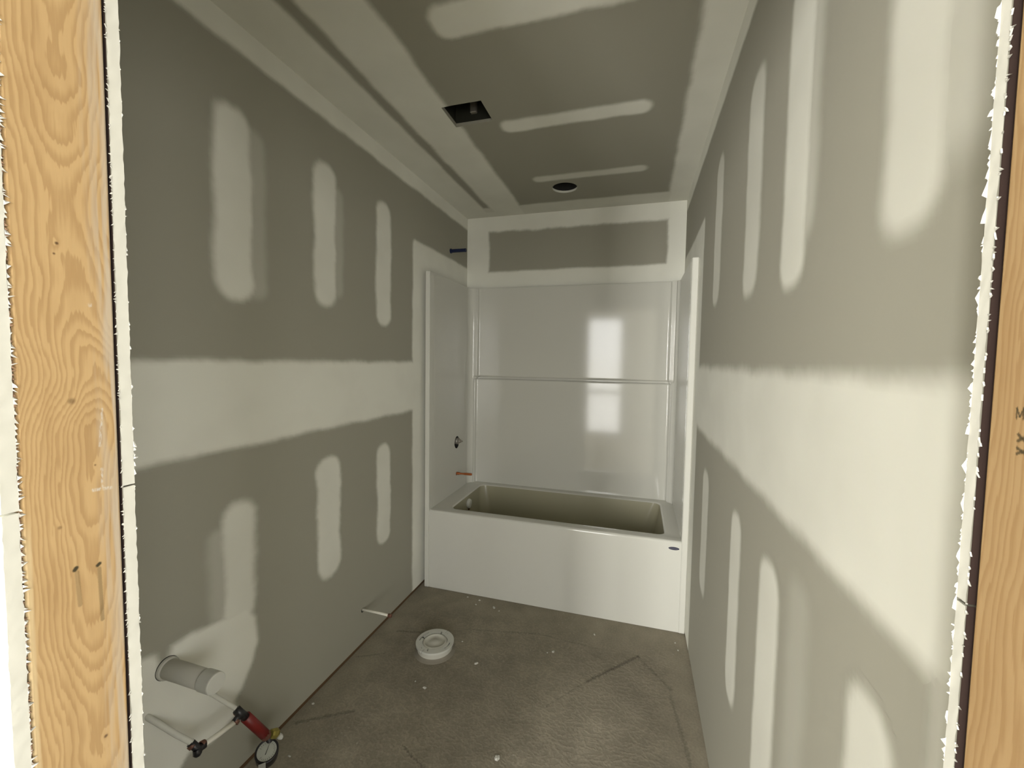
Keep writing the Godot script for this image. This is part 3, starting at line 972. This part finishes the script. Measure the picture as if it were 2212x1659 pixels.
func tub() -> void:
	var t := thing("tub_shower_unit", "glossy white one-piece bathtub and shower surround filling the end of the room", "bathtub", Vector3(W / 2, 0, 0.35))
	var st: SurfaceTool
	# side panels and corners; the left one has the round hole of the valve
	var count := plan(0, 0).size()
	var low := plan_rows([[RIM - 0.004, 0.0, 0.0], [0.8, 0.0, 0.0], [1.1, 0.0, 0.0], [1.240, 0.0, 0.0], [1.250, 0.0, 0.0], [1.260, 0.0, 0.0], [1.2618, 0.0, 0.001], [1.2626, 0.0, 0.004], [1.263, 0.0, 0.028], [1.2735, 0.4, 0.032]])
	var high := plan_rows([[1.2735, 0.4, 0.032], [1.283, 1.0, 0.040], [1.2834, 1.0, 0.005], [1.2842, 1.0, 0.001], [1.286, 1.0, 0.0], [1.295, 1.0, 0.0], [1.303, 1.0, 0.0], [1.5, 1.0, 0.0], [TOP, 1.0, 0.0]])
	st = mb()
	strip(st, low, 4, count - 5)
	build("lower_back_panel", st, M.tub, t, true)
	st = mb()
	strip(st, high, 4, count - 5)
	build("upper_back_panel", st, M.tub, t, true)
	st = mb()
	var y0 := RIM - 0.004
	quad(st, Vector3(SX1, y0, 0.125), Vector3(SX1, y0, 0.70), Vector3(SX1, TOP, 0.70), Vector3(SX1, TOP, 0.125))
	quad(st, Vector3(SX1, TOP, 0.03), Vector3(SX1, TOP, 0.64), Vector3(W - 0.003, TOP, 0.64), Vector3(W - 0.003, TOP, 0.03))
	build("side_panel", st, M.tub_side, t)
	st = mb()
	var hy := 0.826
	var hz := 0.287
	var hr := 0.043
	var hs := 0.08
	for r in [[y0, 0.125, hy - hs, 0.70], [hy + hs, 0.125, TOP, 0.70], [hy - hs, 0.125, hy + hs, hz - hs], [hy - hs, hz + hs, hy + hs, 0.70]]:
		quad(st, Vector3(SX0, r[0], r[3]), Vector3(SX0, r[0], r[1]), Vector3(SX0, r[2], r[1]), Vector3(SX0, r[2], r[3]))
	var n := 40
	for k in n:
		var q := []
		for g in [k, k + 1]:
			var d := Vector2(cos(TAU * g / n), sin(TAU * g / n))
			var e := d * hs / maxf(absf(d.x), absf(d.y))
			q.append(Vector3(SX0, hy + d.x * hr, hz + d.y * hr))
			q.append(Vector3(SX0, hy + e.x, hz + e.y))
		quad(st, q[1], q[3], q[2], q[0])
		var inw := Vector3(-0.004, 0, 0)
		quad(st, q[0], q[0] + inw, q[2] + inw, q[2])
	quad(st, Vector3(0.003, TOP, 0.03), Vector3(0.003, TOP, 0.64), Vector3(SX0, TOP, 0.64), Vector3(SX0, TOP, 0.03))
	build("side_panel", st, M.tub_side, t)
	# front edges
	for x in [[0.0265, SX0 + 0.0006], [SX1 - 0.0006, 1.5225]]:
		st = mb()
		cbox(st, Vector3(x[0], 0.002, 0.64), Vector3(x[1], TOP, 0.7035), 0.004)
		build("front_flange", st, M.tub, t)
	# apron with a rounded top edge
	st = mb()
	var prof := [Vector2(0.660, RIM), Vector2(0.678, RIM - 0.0008)]
	for k in 7:
		var a := PI / 2 * (1.0 - k / 6.0)
		prof.append(Vector2(0.682 + 0.014 * cos(a), RIM - 0.015 + 0.014 * sin(a)))
	prof.append(Vector2(0.6955, 0.30))
	prof.append(Vector2(0.694, 0.001))
	for i in prof.size() - 1:
		for k in 8:
			var xa := lerpf(0.0265, 1.5225, k / 8.0)
			var xb := lerpf(0.0265, 1.5225, (k + 1) / 8.0)
			quad(st, Vector3(xa, prof[i].y, prof[i].x), Vector3(xa, prof[i + 1].y, prof[i + 1].x), Vector3(xb, prof[i + 1].y, prof[i + 1].x), Vector3(xb, prof[i].y, prof[i].x))
	build("apron", st, M.tub, t, true)
	# rim and basin
	st = mb()
	loft(st, [rrect(0.03, 0.02, 1.52, 0.662, 0.004, RIM), rrect(0.157, 0.078, 1.424, 0.634, 0.05, RIM), rrect(0.162, 0.083, 1.419, 0.629, 0.048, RIM - 0.0015), rrect(0.167, 0.088, 1.414, 0.624, 0.045, RIM - 0.007)])
	build("rim", st, M.tub, t, true)
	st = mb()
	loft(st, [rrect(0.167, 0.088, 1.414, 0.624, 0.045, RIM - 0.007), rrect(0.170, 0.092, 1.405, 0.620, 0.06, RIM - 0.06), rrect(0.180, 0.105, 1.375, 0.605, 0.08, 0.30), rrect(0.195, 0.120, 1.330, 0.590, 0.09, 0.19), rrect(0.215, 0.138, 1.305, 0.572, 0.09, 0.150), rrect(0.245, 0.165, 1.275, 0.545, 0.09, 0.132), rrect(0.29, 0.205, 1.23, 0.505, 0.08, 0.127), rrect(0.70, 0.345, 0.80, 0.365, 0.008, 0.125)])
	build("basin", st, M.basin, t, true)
	st = mb()
	lathe(st, Vector3(0.169, 0.425, 0.350), Vector3(1, -0.03, 0), [Vector2(0.032, 0.0), Vector2(0.032, 0.008), Vector2(0.029, 0.016), Vector2(0.020, 0.0195), Vector2(0.0, 0.020)], 28)
	build("overflow_cover", st, M.pvc, t, true)
	st = mb()
	lathe(st, Vector3(0.172, 0.388, 0.352), Vector3(1, 0, 0), [Vector2(0.010, 0.0), Vector2(0.008, 0.008), Vector2(0.0, 0.010)], 14)
	build("rusty_screw", st, M.plate, t, true)
	# oval maker's badge at the right end of the apron
	st = mb()
	var rr := []
	for k in 33:
		rr.append(Vector2(cos(TAU * k / 32), sin(TAU * k / 32)))
	var bc := Vector3(1.4555, 0.4445, 0.6962)
	for k in 32:
		tri(st, bc + Vector3(0, 0, 0.0012), bc + Vector3(0.026 * rr[k].x, 0.0078 * rr[k].y, 0.0009), bc + Vector3(0.026 * rr[k + 1].x, 0.0078 * rr[k + 1].y, 0.0009))
		quad(st, bc + Vector3(0.027 * rr[k].x, 0.0084 * rr[k].y, -0.001), bc + Vector3(0.027 * rr[k + 1].x, 0.0084 * rr[k + 1].y, -0.001), bc + Vector3(0.026 * rr[k + 1].x, 0.0078 * rr[k + 1].y, 0.0009), bc + Vector3(0.026 * rr[k].x, 0.0078 * rr[k].y, 0.0009))
	var badge := build("maker_badge", st, M.badge, t)
	badge.set_meta("label", "small dark oval badge")
	st = mb()
	for k in 7:
		var x := -0.017 + 0.0055 * k
		box(st, bc + Vector3(x - 0.0018, -0.0012, 0.0008), bc + Vector3(x + 0.0016, 0.0014, 0.0015))
	build("badge_lettering", st, M.badge_text, badge)


# ---------------------------------------------------------------- pipes
func ring_plate(st: SurfaceTool, c: Vector3, radii: Array, holes: Array, th: float, n := 144) -> void:
	# a flat ring; holes are [band, angle0, angle1] in degrees
	var keep := []
	for b in radii.size() - 1:
		var row := []
		for k in n:
			var a := 360.0 * (k + 0.5) / n
			var ok := true
			for h in holes:
				if h[0] == b and a >= h[1] and a <= h[2]:
					ok = false
			row.append(ok)
		keep.append(row)
	var at := func(r: float, k: int, y: float) -> Vector3:
		return c + Vector3(r * cos(TAU * k / n), y, -r * sin(TAU * k / n))
	for b in radii.size() - 1:
		for k in n:
			if not keep[b][k]:
				continue
			var r0: float = radii[b]
			var r1: float = radii[b + 1]
			quad(st, at.call(r0, k, 0.0), at.call(r1, k, 0.0), at.call(r1, k + 1, 0.0), at.call(r0, k + 1, 0.0))
			if b == radii.size() - 2 or not keep[b + 1][k]:
				quad(st, at.call(r1, k, -th), at.call(r1, k + 1, -th), at.call(r1, k + 1, 0.0), at.call(r1, k, 0.0))
			if b == 0 or not keep[b - 1][k]:
				quad(st, at.call(r0, k + 1, -th), at.call(r0, k, -th), at.call(r0, k, 0.0), at.call(r0, k + 1, 0.0))
			if not keep[b][(k + 1) % n]:
				quad(st, at.call(r1, k + 1, -th), at.call(r0, k + 1, -th), at.call(r0, k + 1, 0.0), at.call(r1, k + 1, 0.0))
			if not keep[b][(k + n - 1) % n]:
				quad(st, at.call(r0, k, -th), at.call(r1, k, -th), at.call(r1, k, 0.0), at.call(r0, k, 0.0))


func plumbing() -> void:
	var st: SurfaceTool
	# capped waste pipe of the basin
	var d := thing("drain_pipe", "thick white capped waste pipe sticking out of the left wall", "pipe", Vector3(0, 0.523, 2.156))
	st = mb()
	tube(st, [Vector3(-0.03, 0.523, 2.156), Vector3(0.06, 0.523, 2.156), Vector3(0.165, 0.521, 2.156)], 0.0255, 36)
	build("pipe", st, M.dusty, d, true)
	st = mb()
	lathe(st, Vector3(0.142, 0.522, 2.156), Vector3(1, -0.01, 0), [Vector2(0.0255, -0.001), Vector2(0.0272, 0.0), Vector2(0.0276, 0.003), Vector2(0.0276, 0.038), Vector2(0.0268, 0.0412), Vector2(0.0252, 0.0422), Vector2(0.0, 0.0426)], 40)
	build("end_cap", st, M.pvc, d)
	st = mb()
	lathe(st, Vector3(0.0015, 0.523, 2.156), Vector3(1, 0, 0), [Vector2(0.0300, -0.001), Vector2(0.0298, 0.007), Vector2(0.0288, 0.010), Vector2(0.0250, 0.0105)], 40)
	build("collar", st, M.dusty, d, true)
	st = mb()
	lathe(st, Vector3(0.0005, 0.523, 2.156), Vector3(1, 0, 0), [Vector2(0.0312, 0.0), Vector2(0.0310, 0.0020), Vector2(0.0296, 0.0022)], 40)
	build("wall_gap", st, M.dark, d, true)

	# the two water stubs, joined by a white jumper, with a red handle-thick pipe and the test gauge
	var g := thing("pressure_test_rig", "plumbing pressure test loop with round black gauge at the foot of the left wall", "pressure gauge", Vector3(0, 0.25, 2.07))
	var e := Vector3(0.100, 0.318, 2.154)
	var te := Vector3(0.100, 0.302, 2.016)
	st = mb()
	tube(st, [Vector3(-0.01, 0.432, 2.213), Vector3(0.02, 0.405, 2.199), Vector3(0.06, 0.360, 2.176), e + Vector3(-0.008, 0.012, 0.004)], 0.0072, 18)
	var sp := build("supply_stub", st, M.mudded, g, true)
	sp.set_meta("label", "dusty supply stub beside the doorway")
	st = mb()
	tube(st, [Vector3(-0.01, 0.405, 2.068), Vector3(0.03, 0.372, 2.052), te + Vector3(-0.012, 0.014, 0.006)], 0.0062, 18)
	build("supply_stub", st, M.mudded, g, true)
	st = mb()
	tube(st, [e + Vector3(0, -0.014, -0.012), e.lerp(te, 0.5) + Vector3(0.001, -0.0155, 0.0), te + Vector3(0, -0.014, 0.020)], 0.0075, 18)
	build("jumper_pipe", st, M.pex, g, true)
	for c in [[e, Vector3(-0.6, 0.7, 0.25), 0.0], [e, Vector3(0.02, -0.35, -1.0), 0.006], [te, Vector3(-0.6, 0.7, 0.25), 0.0], [te, Vector3(0.0, -0.45, 0.9), 0.006]]:
		st = mb()
		var dir: Vector3 = c[1].normalized()
		lathe(st, c[0] + Vector3(0, -0.006, 0) + dir * (0.008 + c[2]), dir, [Vector2(0.008, 0.0), Vector2(0.0112, 0.0005), Vector2(0.0115, 0.010), Vector2(0.0085, 0.011)], 22)
		build("crimp_ring", st, M.ring, g, true)
	st = mb()
	tube(st, [e + Vector3(-0.012, 0.012, 0.006), e + Vector3(-0.002, -0.002, 0.0), e + Vector3(0.003, -0.012, -0.004), e + Vector3(0.004, -0.014, -0.022)], 0.0098, 18)
	lathe(st, e + Vector3(0.004, -0.008, 0.0), Vector3(0.3, -1, 0.1), [Vector2(0.010, 0.0), Vector2(0.011, 0.012), Vector2(0.006, 0.018), Vector2(0, 0.019)], 16)
	build("elbow", st, M.black, g, true)
	var ve := Vector3(0.118, 0.172, 1.946)
	st = mb()
	tube(st, [te + Vector3(-0.010, 0.012, 0.006), te + Vector3(0.0, -0.004, 0.0), te.lerp(ve, 0.22)], 0.0115, 18)
	tube(st, [te + Vector3(0.0, -0.004, 0.0), te + Vector3(0, -0.014, 0.022)], 0.0095, 18)
	build("tee", st, M.black, g, true)
	st = mb()
	tube(st, [te.lerp(ve, 0.20), te.lerp(ve, 0.6), ve], 0.0150, 24)
	var rp := build("red_pipe", st, M.red, g, true)
	rp.set_meta("label", "dark red pipe running down to the gauge")
	st = mb()
	var ad := (ve - te).normalized()
	lathe(st, ve - ad * 0.006, ad, [Vector2(0.0, 0.0), Vector2(0.017, 0.0), Vector2(0.017, 0.010), Vector2(0.0135, 0.012), Vector2(0.0135, 0.020), Vector2(0.0, 0.020)], 6)
	build("coupling", st, M.ring, g)
	st = mb()
	var bv := Vector3(0.122, 0.148, 1.915)
	lathe(st, bv + Vector3(0, 0.012, 0.014), Vector3(0.1, -0.55, -0.8), [Vector2(0.0, 0.0), Vector2(0.012, 0.0), Vector2(0.015, 0.006), Vector2(0.016, 0.020), Vector2(0.012, 0.030), Vector2(0.0, 0.031)], 8)
	build("brass_valve", st, M.brass, g)
	st = mb()
	lathe(st, bv + Vector3(0.006, -0.014, -0.012), Vector3(0.1, -0.8, -0.5), [Vector2(0.0, 0.0), Vector2(0.008, 0.0), Vector2(0.009, 0.012), Vector2(0.006, 0.020), Vector2(0.0, 0.021)], 10)
	build("bleed_screw", st, M.pvc, g)
	# gauge: black can, pale dial with a needle, clear ring
	var gc := Vector3(0.128, 0.122, 1.950)
	var look := (Vector3(1.2424, 1.4008, 2.9762) - gc).normalized()
	var nrm := (look + Vector3(-0.12, 0.50, -0.10)).normalized()
	st = mb()
	lathe(st, gc - nrm * 0.036, nrm, [Vector2(0.0, -0.014), Vector2(0.024, -0.012), Vector2(0.0300, -0.008), Vector2(0.0325, 0.000), Vector2(0.0345, 0.034), Vector2(0.0345, 0.038), Vector2(0.0330, 0.040), Vector2(0.0288, 0.0400), Vector2(0.0284, 0.0365)], 44)
	tube(st, [ve + Vector3(0.0, -0.006, -0.006), gc - nrm * 0.030 + Vector3(-0.004, 0.020, -0.022), gc - nrm * 0.024], 0.0100, 16)
	build("gauge_case", st, M.black, g, true)
	st = mb()
	lathe(st, gc, nrm, [Vector2(0.0290, -0.001), Vector2(0.0288, 0.0008), Vector2(0.0, 0.0009)], 44)
	var dial := build("dial", st, M.dial, g)
	var fr := frame_of(nrm)
	st = mb()
	for k in 21:
		var a := TAU * (0.10 + 0.8 * k / 20.0)
		var u := fr.x * cos(a) + fr.z * sin(a)
		var v := nrm.cross(u)
		var p0 := gc + nrm * 0.0011 + u * (0.0205 if k % 5 else 0.0185)
		var p1 := gc + nrm * 0.0011 + u * 0.0245
		quad(st, p0 - v * 0.0004, p0 + v * 0.0004, p1 + v * 0.0004, p1 - v * 0.0004)
		quad(st, p0 + v * 0.0004, p0 - v * 0.0004, p1 - v * 0.0004, p1 + v * 0.0004)
	build("dial_marks", st, M.black, dial)
	st = mb()
	var nu := (Vector3(0, 1, 0) - nrm * nrm.y).normalized()
	var nv := nrm.cross(nu)
	nu = (nu * 0.9 - nv * 0.42).normalized()
	nv = nrm.cross(nu)
	var n0 := gc + nrm * 0.0016
	for f in [0.0, 0.0008]:
		var o := nrm * f as Vector3
		quad(st, n0 + o - nu * 0.010 - nv * 0.0012, n0 + o + nu * 0.020 - nv * 0.0003, n0 + o + nu * 0.020 + nv * 0.0003, n0 + o - nu * 0.010 + nv * 0.0012)
		quad(st, n0 + o - nu * 0.010 + nv * 0.0012, n0 + o + nu * 0.020 + nv * 0.0003, n0 + o + nu * 0.020 - nv * 0.0003, n0 + o - nu * 0.010 - nv * 0.0012)
	build("needle", st, M.black, dial)
	st = mb()
	var tg := Vector3(0.150, 0.112, 1.989)
	var tf := frame_of(nrm)
	var q := []
	for k in [[-1, -1], [1, -1], [1, 1], [-1, 1]]:
		q.append(tg + tf.x * 0.010 * k[0] + tf.z * 0.009 * k[1])
	for s in [0.0, -0.0006]:
		var o := nrm * s as Vector3
		if s == 0.0:
			quad(st, q[0], q[3], q[2], q[1])
			quad(st, q[0], q[1], q[2], q[3])
		else:
			quad(st, q[0] + o, q[1] + o, q[2] + o, q[3] + o)
	build("paper_tag", st, M.pvc, g)

	# toilet flange, standing a little proud of the floor
	var c := Vector3(0.350, 0.047, 1.197)
	var f := thing("toilet_flange", "round white plastic toilet flange with bolt slots on the brown floor", "toilet flange", Vector3(c.x, 0, c.z))
	st = mb()
	var slots := [[1, 332.0, 385.0], [1, -28.0, 12.0], [1, 140.0, 196.0], [0, 168.0, 180.0]]
	for a in [70.0, 250.0]:
		slots.append([1, a - 12.0, a - 7.0])
		slots.append([0, a + 18.0 - 3.0, a + 18.0 + 3.0])
		slots.append([1, a + 17.0, a + 22.0])
		slots.append([2, a + 3.0, a + 6.0])
		slots.append([1, a + 3.0, a + 6.0])
	ring_plate(st, c, [0.060, 0.0715, 0.0768, 0.0905], slots, 0.009)
	build("ring", st, M.pvc, f)
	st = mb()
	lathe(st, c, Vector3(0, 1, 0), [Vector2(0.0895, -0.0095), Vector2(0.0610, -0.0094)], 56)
	build("slot_shade", st, M.dark, f)  # dark disc added under the ring so the slots look shaded
	st = mb()
	lathe(st, c, Vector3(0, 1, 0), [Vector2(0.0825, -0.034), Vector2(0.0825, -0.0095)], 56)
	build("collar", st, M.dusty, f, true)
	st = mb()
	lathe(st, c, Vector3(0, 1, 0), [Vector2(0.098, -0.0468), Vector2(0.093, -0.042), Vector2(0.0825, -0.037), Vector2(0.0820, -0.030)], 56)
	build("floor_seal", st, M.mortar, f, true)
	st = mb()
	lathe(st, c, Vector3(0, 1, 0), [Vector2(0.060, -0.006), Vector2(0.056, -0.002), Vector2(0.050, 0.001), Vector2(0.047, -0.001), Vector2(0.045, -0.005), Vector2(0.020, -0.004), Vector2(0.016, -0.001), Vector2(0.006, 0.0), Vector2(0.0, 0.0)], 56)
	build("test_plug", st, M.dusty, f, true)

	# supply stub for the toilet
	var s := thing("supply_pipe", "short thin white water pipe stub low on the left wall beyond the toilet flange", "pipe", Vector3(0, 0.181, 1.275))
	st = mb()
	tube(st, [Vector3(-0.01, 0.1825, 1.275), Vector3(0.08, 0.182, 1.275), Vector3(0.150, 0.180, 1.275)], 0.0056, 16)
	build("pipe", st, M.pex, s, true)
	st = mb()
	lathe(st, Vector3(0.144, 0.180, 1.275), Vector3(1, 0, 0), [Vector2(0.0056, 0.0), Vector2(0.0088, 0.0), Vector2(0.0092, 0.004), Vector2(0.0092, 0.014), Vector2(0.006, 0.017), Vector2(0.0, 0.017)], 18)
	build("end_ring", st, M.ring, s)
	st = mb()
	lathe(st, Vector3(0.0003, 0.178, 1.275), Vector3(1, 0, 0), [Vector2(0.010, 0.0), Vector2(0.0098, 0.001), Vector2(0.0056, 0.001)], 18)
	build("wall_gap", st, M.dark, s)

	# blue shower arm plug, copper spout stub and the valve in its hole
	var b := thing("shower_arm_plug", "short dark blue plastic pipe plug high on the left wall above the surround", "pipe plug", Vector3(0, 2.143, 0.299))
	st = mb()
	lathe(st, Vector3(-0.002, 2.1425, 0.296), Vector3(1, -0.004, 0), [Vector2(0.0, 0.0), Vector2(0.0160, 0.002), Vector2(0.0160, 0.010), Vector2(0.0118, 0.013), Vector2(0.0118, 0.106), Vector2(0.0126, 0.108), Vector2(0.0126, 0.114), Vector2(0.0105, 0.117), Vector2(0.0, 0.117)], 26)
	build("plug", st, M.blue, b)
	var k := thing("spout_stub", "orange copper pipe stub for the tub spout on the surround's left panel", "pipe", Vector3(SX0, 0.607, 0.290))
	st = mb()
	lathe(st, Vector3(SX0 - 0.004, 0.607, 0.290), Vector3(1, 0.02, 0), [Vector2(0.0095, 0.0), Vector2(0.0095, 0.022), Vector2(0.0070, 0.030), Vector2(0.0062, 0.045), Vector2(0.0068, 0.060), Vector2(0.0082, 0.064), Vector2(0.0082, 0.116), Vector2(0.0070, 0.118), Vector2(0.0, 0.118)], 22)
	build("pipe", st, M.copper, k)
	st = mb()
	lathe(st, Vector3(SX0 + 0.0004, 0.605, 0.290), Vector3(1, 0, 0), [Vector2(0.012, -0.001), Vector2(0.0118, 0.0005), Vector2(0.009, 0.0006)], 22)
	build("wall_gap", st, M.dark, k)
	var v := thing("shower_valve", "unfinished shower valve body in the round hole of the surround's left panel", "valve", Vector3(SX0 - 0.02, 0.826, 0.287))
	st = mb()
	lathe(st, Vector3(SX0 - 0.045, 0.834, 0.280), Vector3(1, 0, 0), [Vector2(0.0, 0.0), Vector2(0.020, 0.002), Vector2(0.023, 0.012), Vector2(0.023, 0.046), Vector2(0.021, 0.050), Vector2(0.021, 0.056), Vector2(0.013, 0.060), Vector2(0.0115, 0.070), Vector2(0.006, 0.074), Vector2(0.005, 0.084), Vector2(0.0, 0.085)], 24)
	build("cartridge", st, M.steel, v)
	st = mb()
	lathe(st, Vector3(SX0 - 0.052, 0.826, 0.287), Vector3(1, 0, 0), [Vector2(0.0, 0.002), Vector2(0.060, 0.002), Vector2(0.060, 0.044)], 30)
	lathe(st, Vector3(SX0 - 0.052, 0.826, 0.287), Vector3(1, 0, 0), [Vector2(0.062, 0.044), Vector2(0.062, 0.0), Vector2(0.0, 0.0)], 30)
	build("housing", st, M.dark, v)


# ---------------------------------------------------------------- ceiling
func ceiling_fittings() -> void:
	var st := mb()
	var f := thing("fan_housing", "dark metal fan housing in the rectangular ceiling opening", "fan housing", Vector3(0.517, H + 0.0127, 1.2465))
	var x0 := 0.424
	var x1 := 0.610
	var z0 := 1.166
	var z1 := 1.327
	var y0 := H + 0.013
	var y1 := H + 0.16
	var t := 0.003
	box(st, Vector3(x0 - t, y0, z0 - t), Vector3(x0, y1, z1 + t))
	box(st, Vector3(x1, y0, z0 - t), Vector3(x1 + t, y1, z1 + t))
	box(st, Vector3(x0, y0, z0 - t), Vector3(x1, y1, z0))
	box(st, Vector3(x0, y0, z1), Vector3(x1, y1, z1 + t))
	box(st, Vector3(x0 - t, y1, z0 - t), Vector3(x1 + t, y1 + t, z1 + t))
	build("case", st, M.galv, f)
	st = mb()
	lathe(st, Vector3(0.535, y1, 1.235), Vector3(0, -1, 0), [Vector2(0.055, 0.0), Vector2(0.055, 0.05), Vector2(0.048, 0.055), Vector2(0.02, 0.055), Vector2(0.0, 0.045)], 24)
	build("motor", st, M.dark, f)
	st = mb()
	cbox(st, Vector3(0.500, y0 + 0.03, z0 + 0.001), Vector3(0.530, y1, z0 + 0.020), 0.003)
	build("wire_duct", st, M.steel, f)
	var l := thing("light_can", "empty round recessed light hole in the ceiling over the tub", "light fitting", Vector3(0.792, H + 0.0127, 0.383))
	st = mb()
	lathe(st, Vector3(0.792, H + 0.013, 0.383), Vector3(0, 1, 0), [Vector2(0.081, 0.0), Vector2(0.081, 0.13), Vector2(0.0, 0.13)], 40)
	lathe(st, Vector3(0.792, H + 0.013, 0.383), Vector3(0, 1, 0), [Vector2(0.0, 0.127), Vector2(0.078, 0.127), Vector2(0.078, 0.0)], 40)
	build("can", st, M.dark, l)
	for a in [172.0, 10.0]:
		st = mb()
		var d := Vector3(cos(deg_to_rad(a)), 0, sin(deg_to_rad(a)))
		var p: Vector3 = Vector3(0.792, H + 0.013, 0.383) + d * 0.073
		cbox(st, p + Vector3(-0.004, 0.002, -0.010), p + Vector3(0.003, 0.026, 0.010), 0.001)
		build("spring_clip", st, M.steel, l)


# ---------------------------------------------------------------- crumbs of drywall on the floor
func crumbs() -> void:
	var list := [
		[0.325, 0.726, 0.012, "small white drywall crumb leftmost of those lying along the foot of the tub apron"],
		[0.404, 0.736, 0.015, "white drywall crumb touching the tub apron's foot, nearest the tub of its cluster"],
		[0.399, 0.782, 0.011, "tiny white drywall crumb just in front of the crumb cluster at the tub"],
		[0.508, 0.780, 0.019, "largest white drywall crumb on the floor in front of the tub apron"],
		[0.545, 0.800, 0.009, "tiny white speck of drywall right of the large crumb at the tub"],
		[1.076, 0.844, 0.013, "white drywall crumb near the apron, straight below the tub basin's right half"],
		[0.898, 1.035, 0.016, "pale drywall crumb in mid floor, right of the toilet flange"],
		[0.872, 1.050, 0.009, "tiny pale speck left beside the mid-floor drywall crumb"],
		[0.574, 1.223, 0.021, "elongated white drywall sliver on the floor right of the toilet flange"],
		[0.360, 1.403, 0.009, "round white drywall crumb on the floor in front of the toilet flange"],
		[0.417, 1.423, 0.018, "flat dull white drywall flake on the floor in front of the toilet flange"],
		[0.811, 1.632, 0.026, "flaky white drywall scrap nearest the doorway in the middle of the floor"],
		[0.452, 1.100, 0.010, "small white drywall crumb touching the right side of the toilet flange"],
		[1.470, 0.784, 0.009, "tiny white drywall crumb in the corner of apron and right wall"],
		[1.478, 0.839, 0.010, "white drywall crumb beside the right wall just out from the tub corner"],
		[0.026, 1.633, 0.013, "white drywall crumb lying against the foot of the left wall"],
		[0.113, 1.844, 0.014, "white drywall sliver on the floor beside the pressure gauge"],
	]
	for c in list:
		var o := thing("drywall_crumb", c[3], "debris", Vector3(c[0], 0, c[1]), "drywall crumbs on the floor")
		var st := mb()
		var n := 7
		var r: float = c[2] * 0.5
		var a := []
		var b := []
		var turn := rng.randf() * TAU
		for k in n:
			var ang := TAU * k / n
			var s := rng.randf_range(0.7, 1.15)
			var p := Vector3(r * s * cos(ang), 0, r * s * sin(ang) * (0.45 if "sliver" in c[3] else 0.8)).rotated(Vector3.UP, turn)
			a.append(o.position + p)
			b.append(o.position + p * rng.randf_range(0.6, 0.85) + Vector3(0, r * rng.randf_range(0.35, 0.7), 0))
		for k in n:
			var j := (k + 1) % n
			quad(st, a[j], a[k], b[k], b[j])
			tri(st, o.position + Vector3(0, r * 0.65, 0), b[j], b[k])
			tri(st, o.position, a[k], a[j])
		build("chip", st, M.crumb, o)
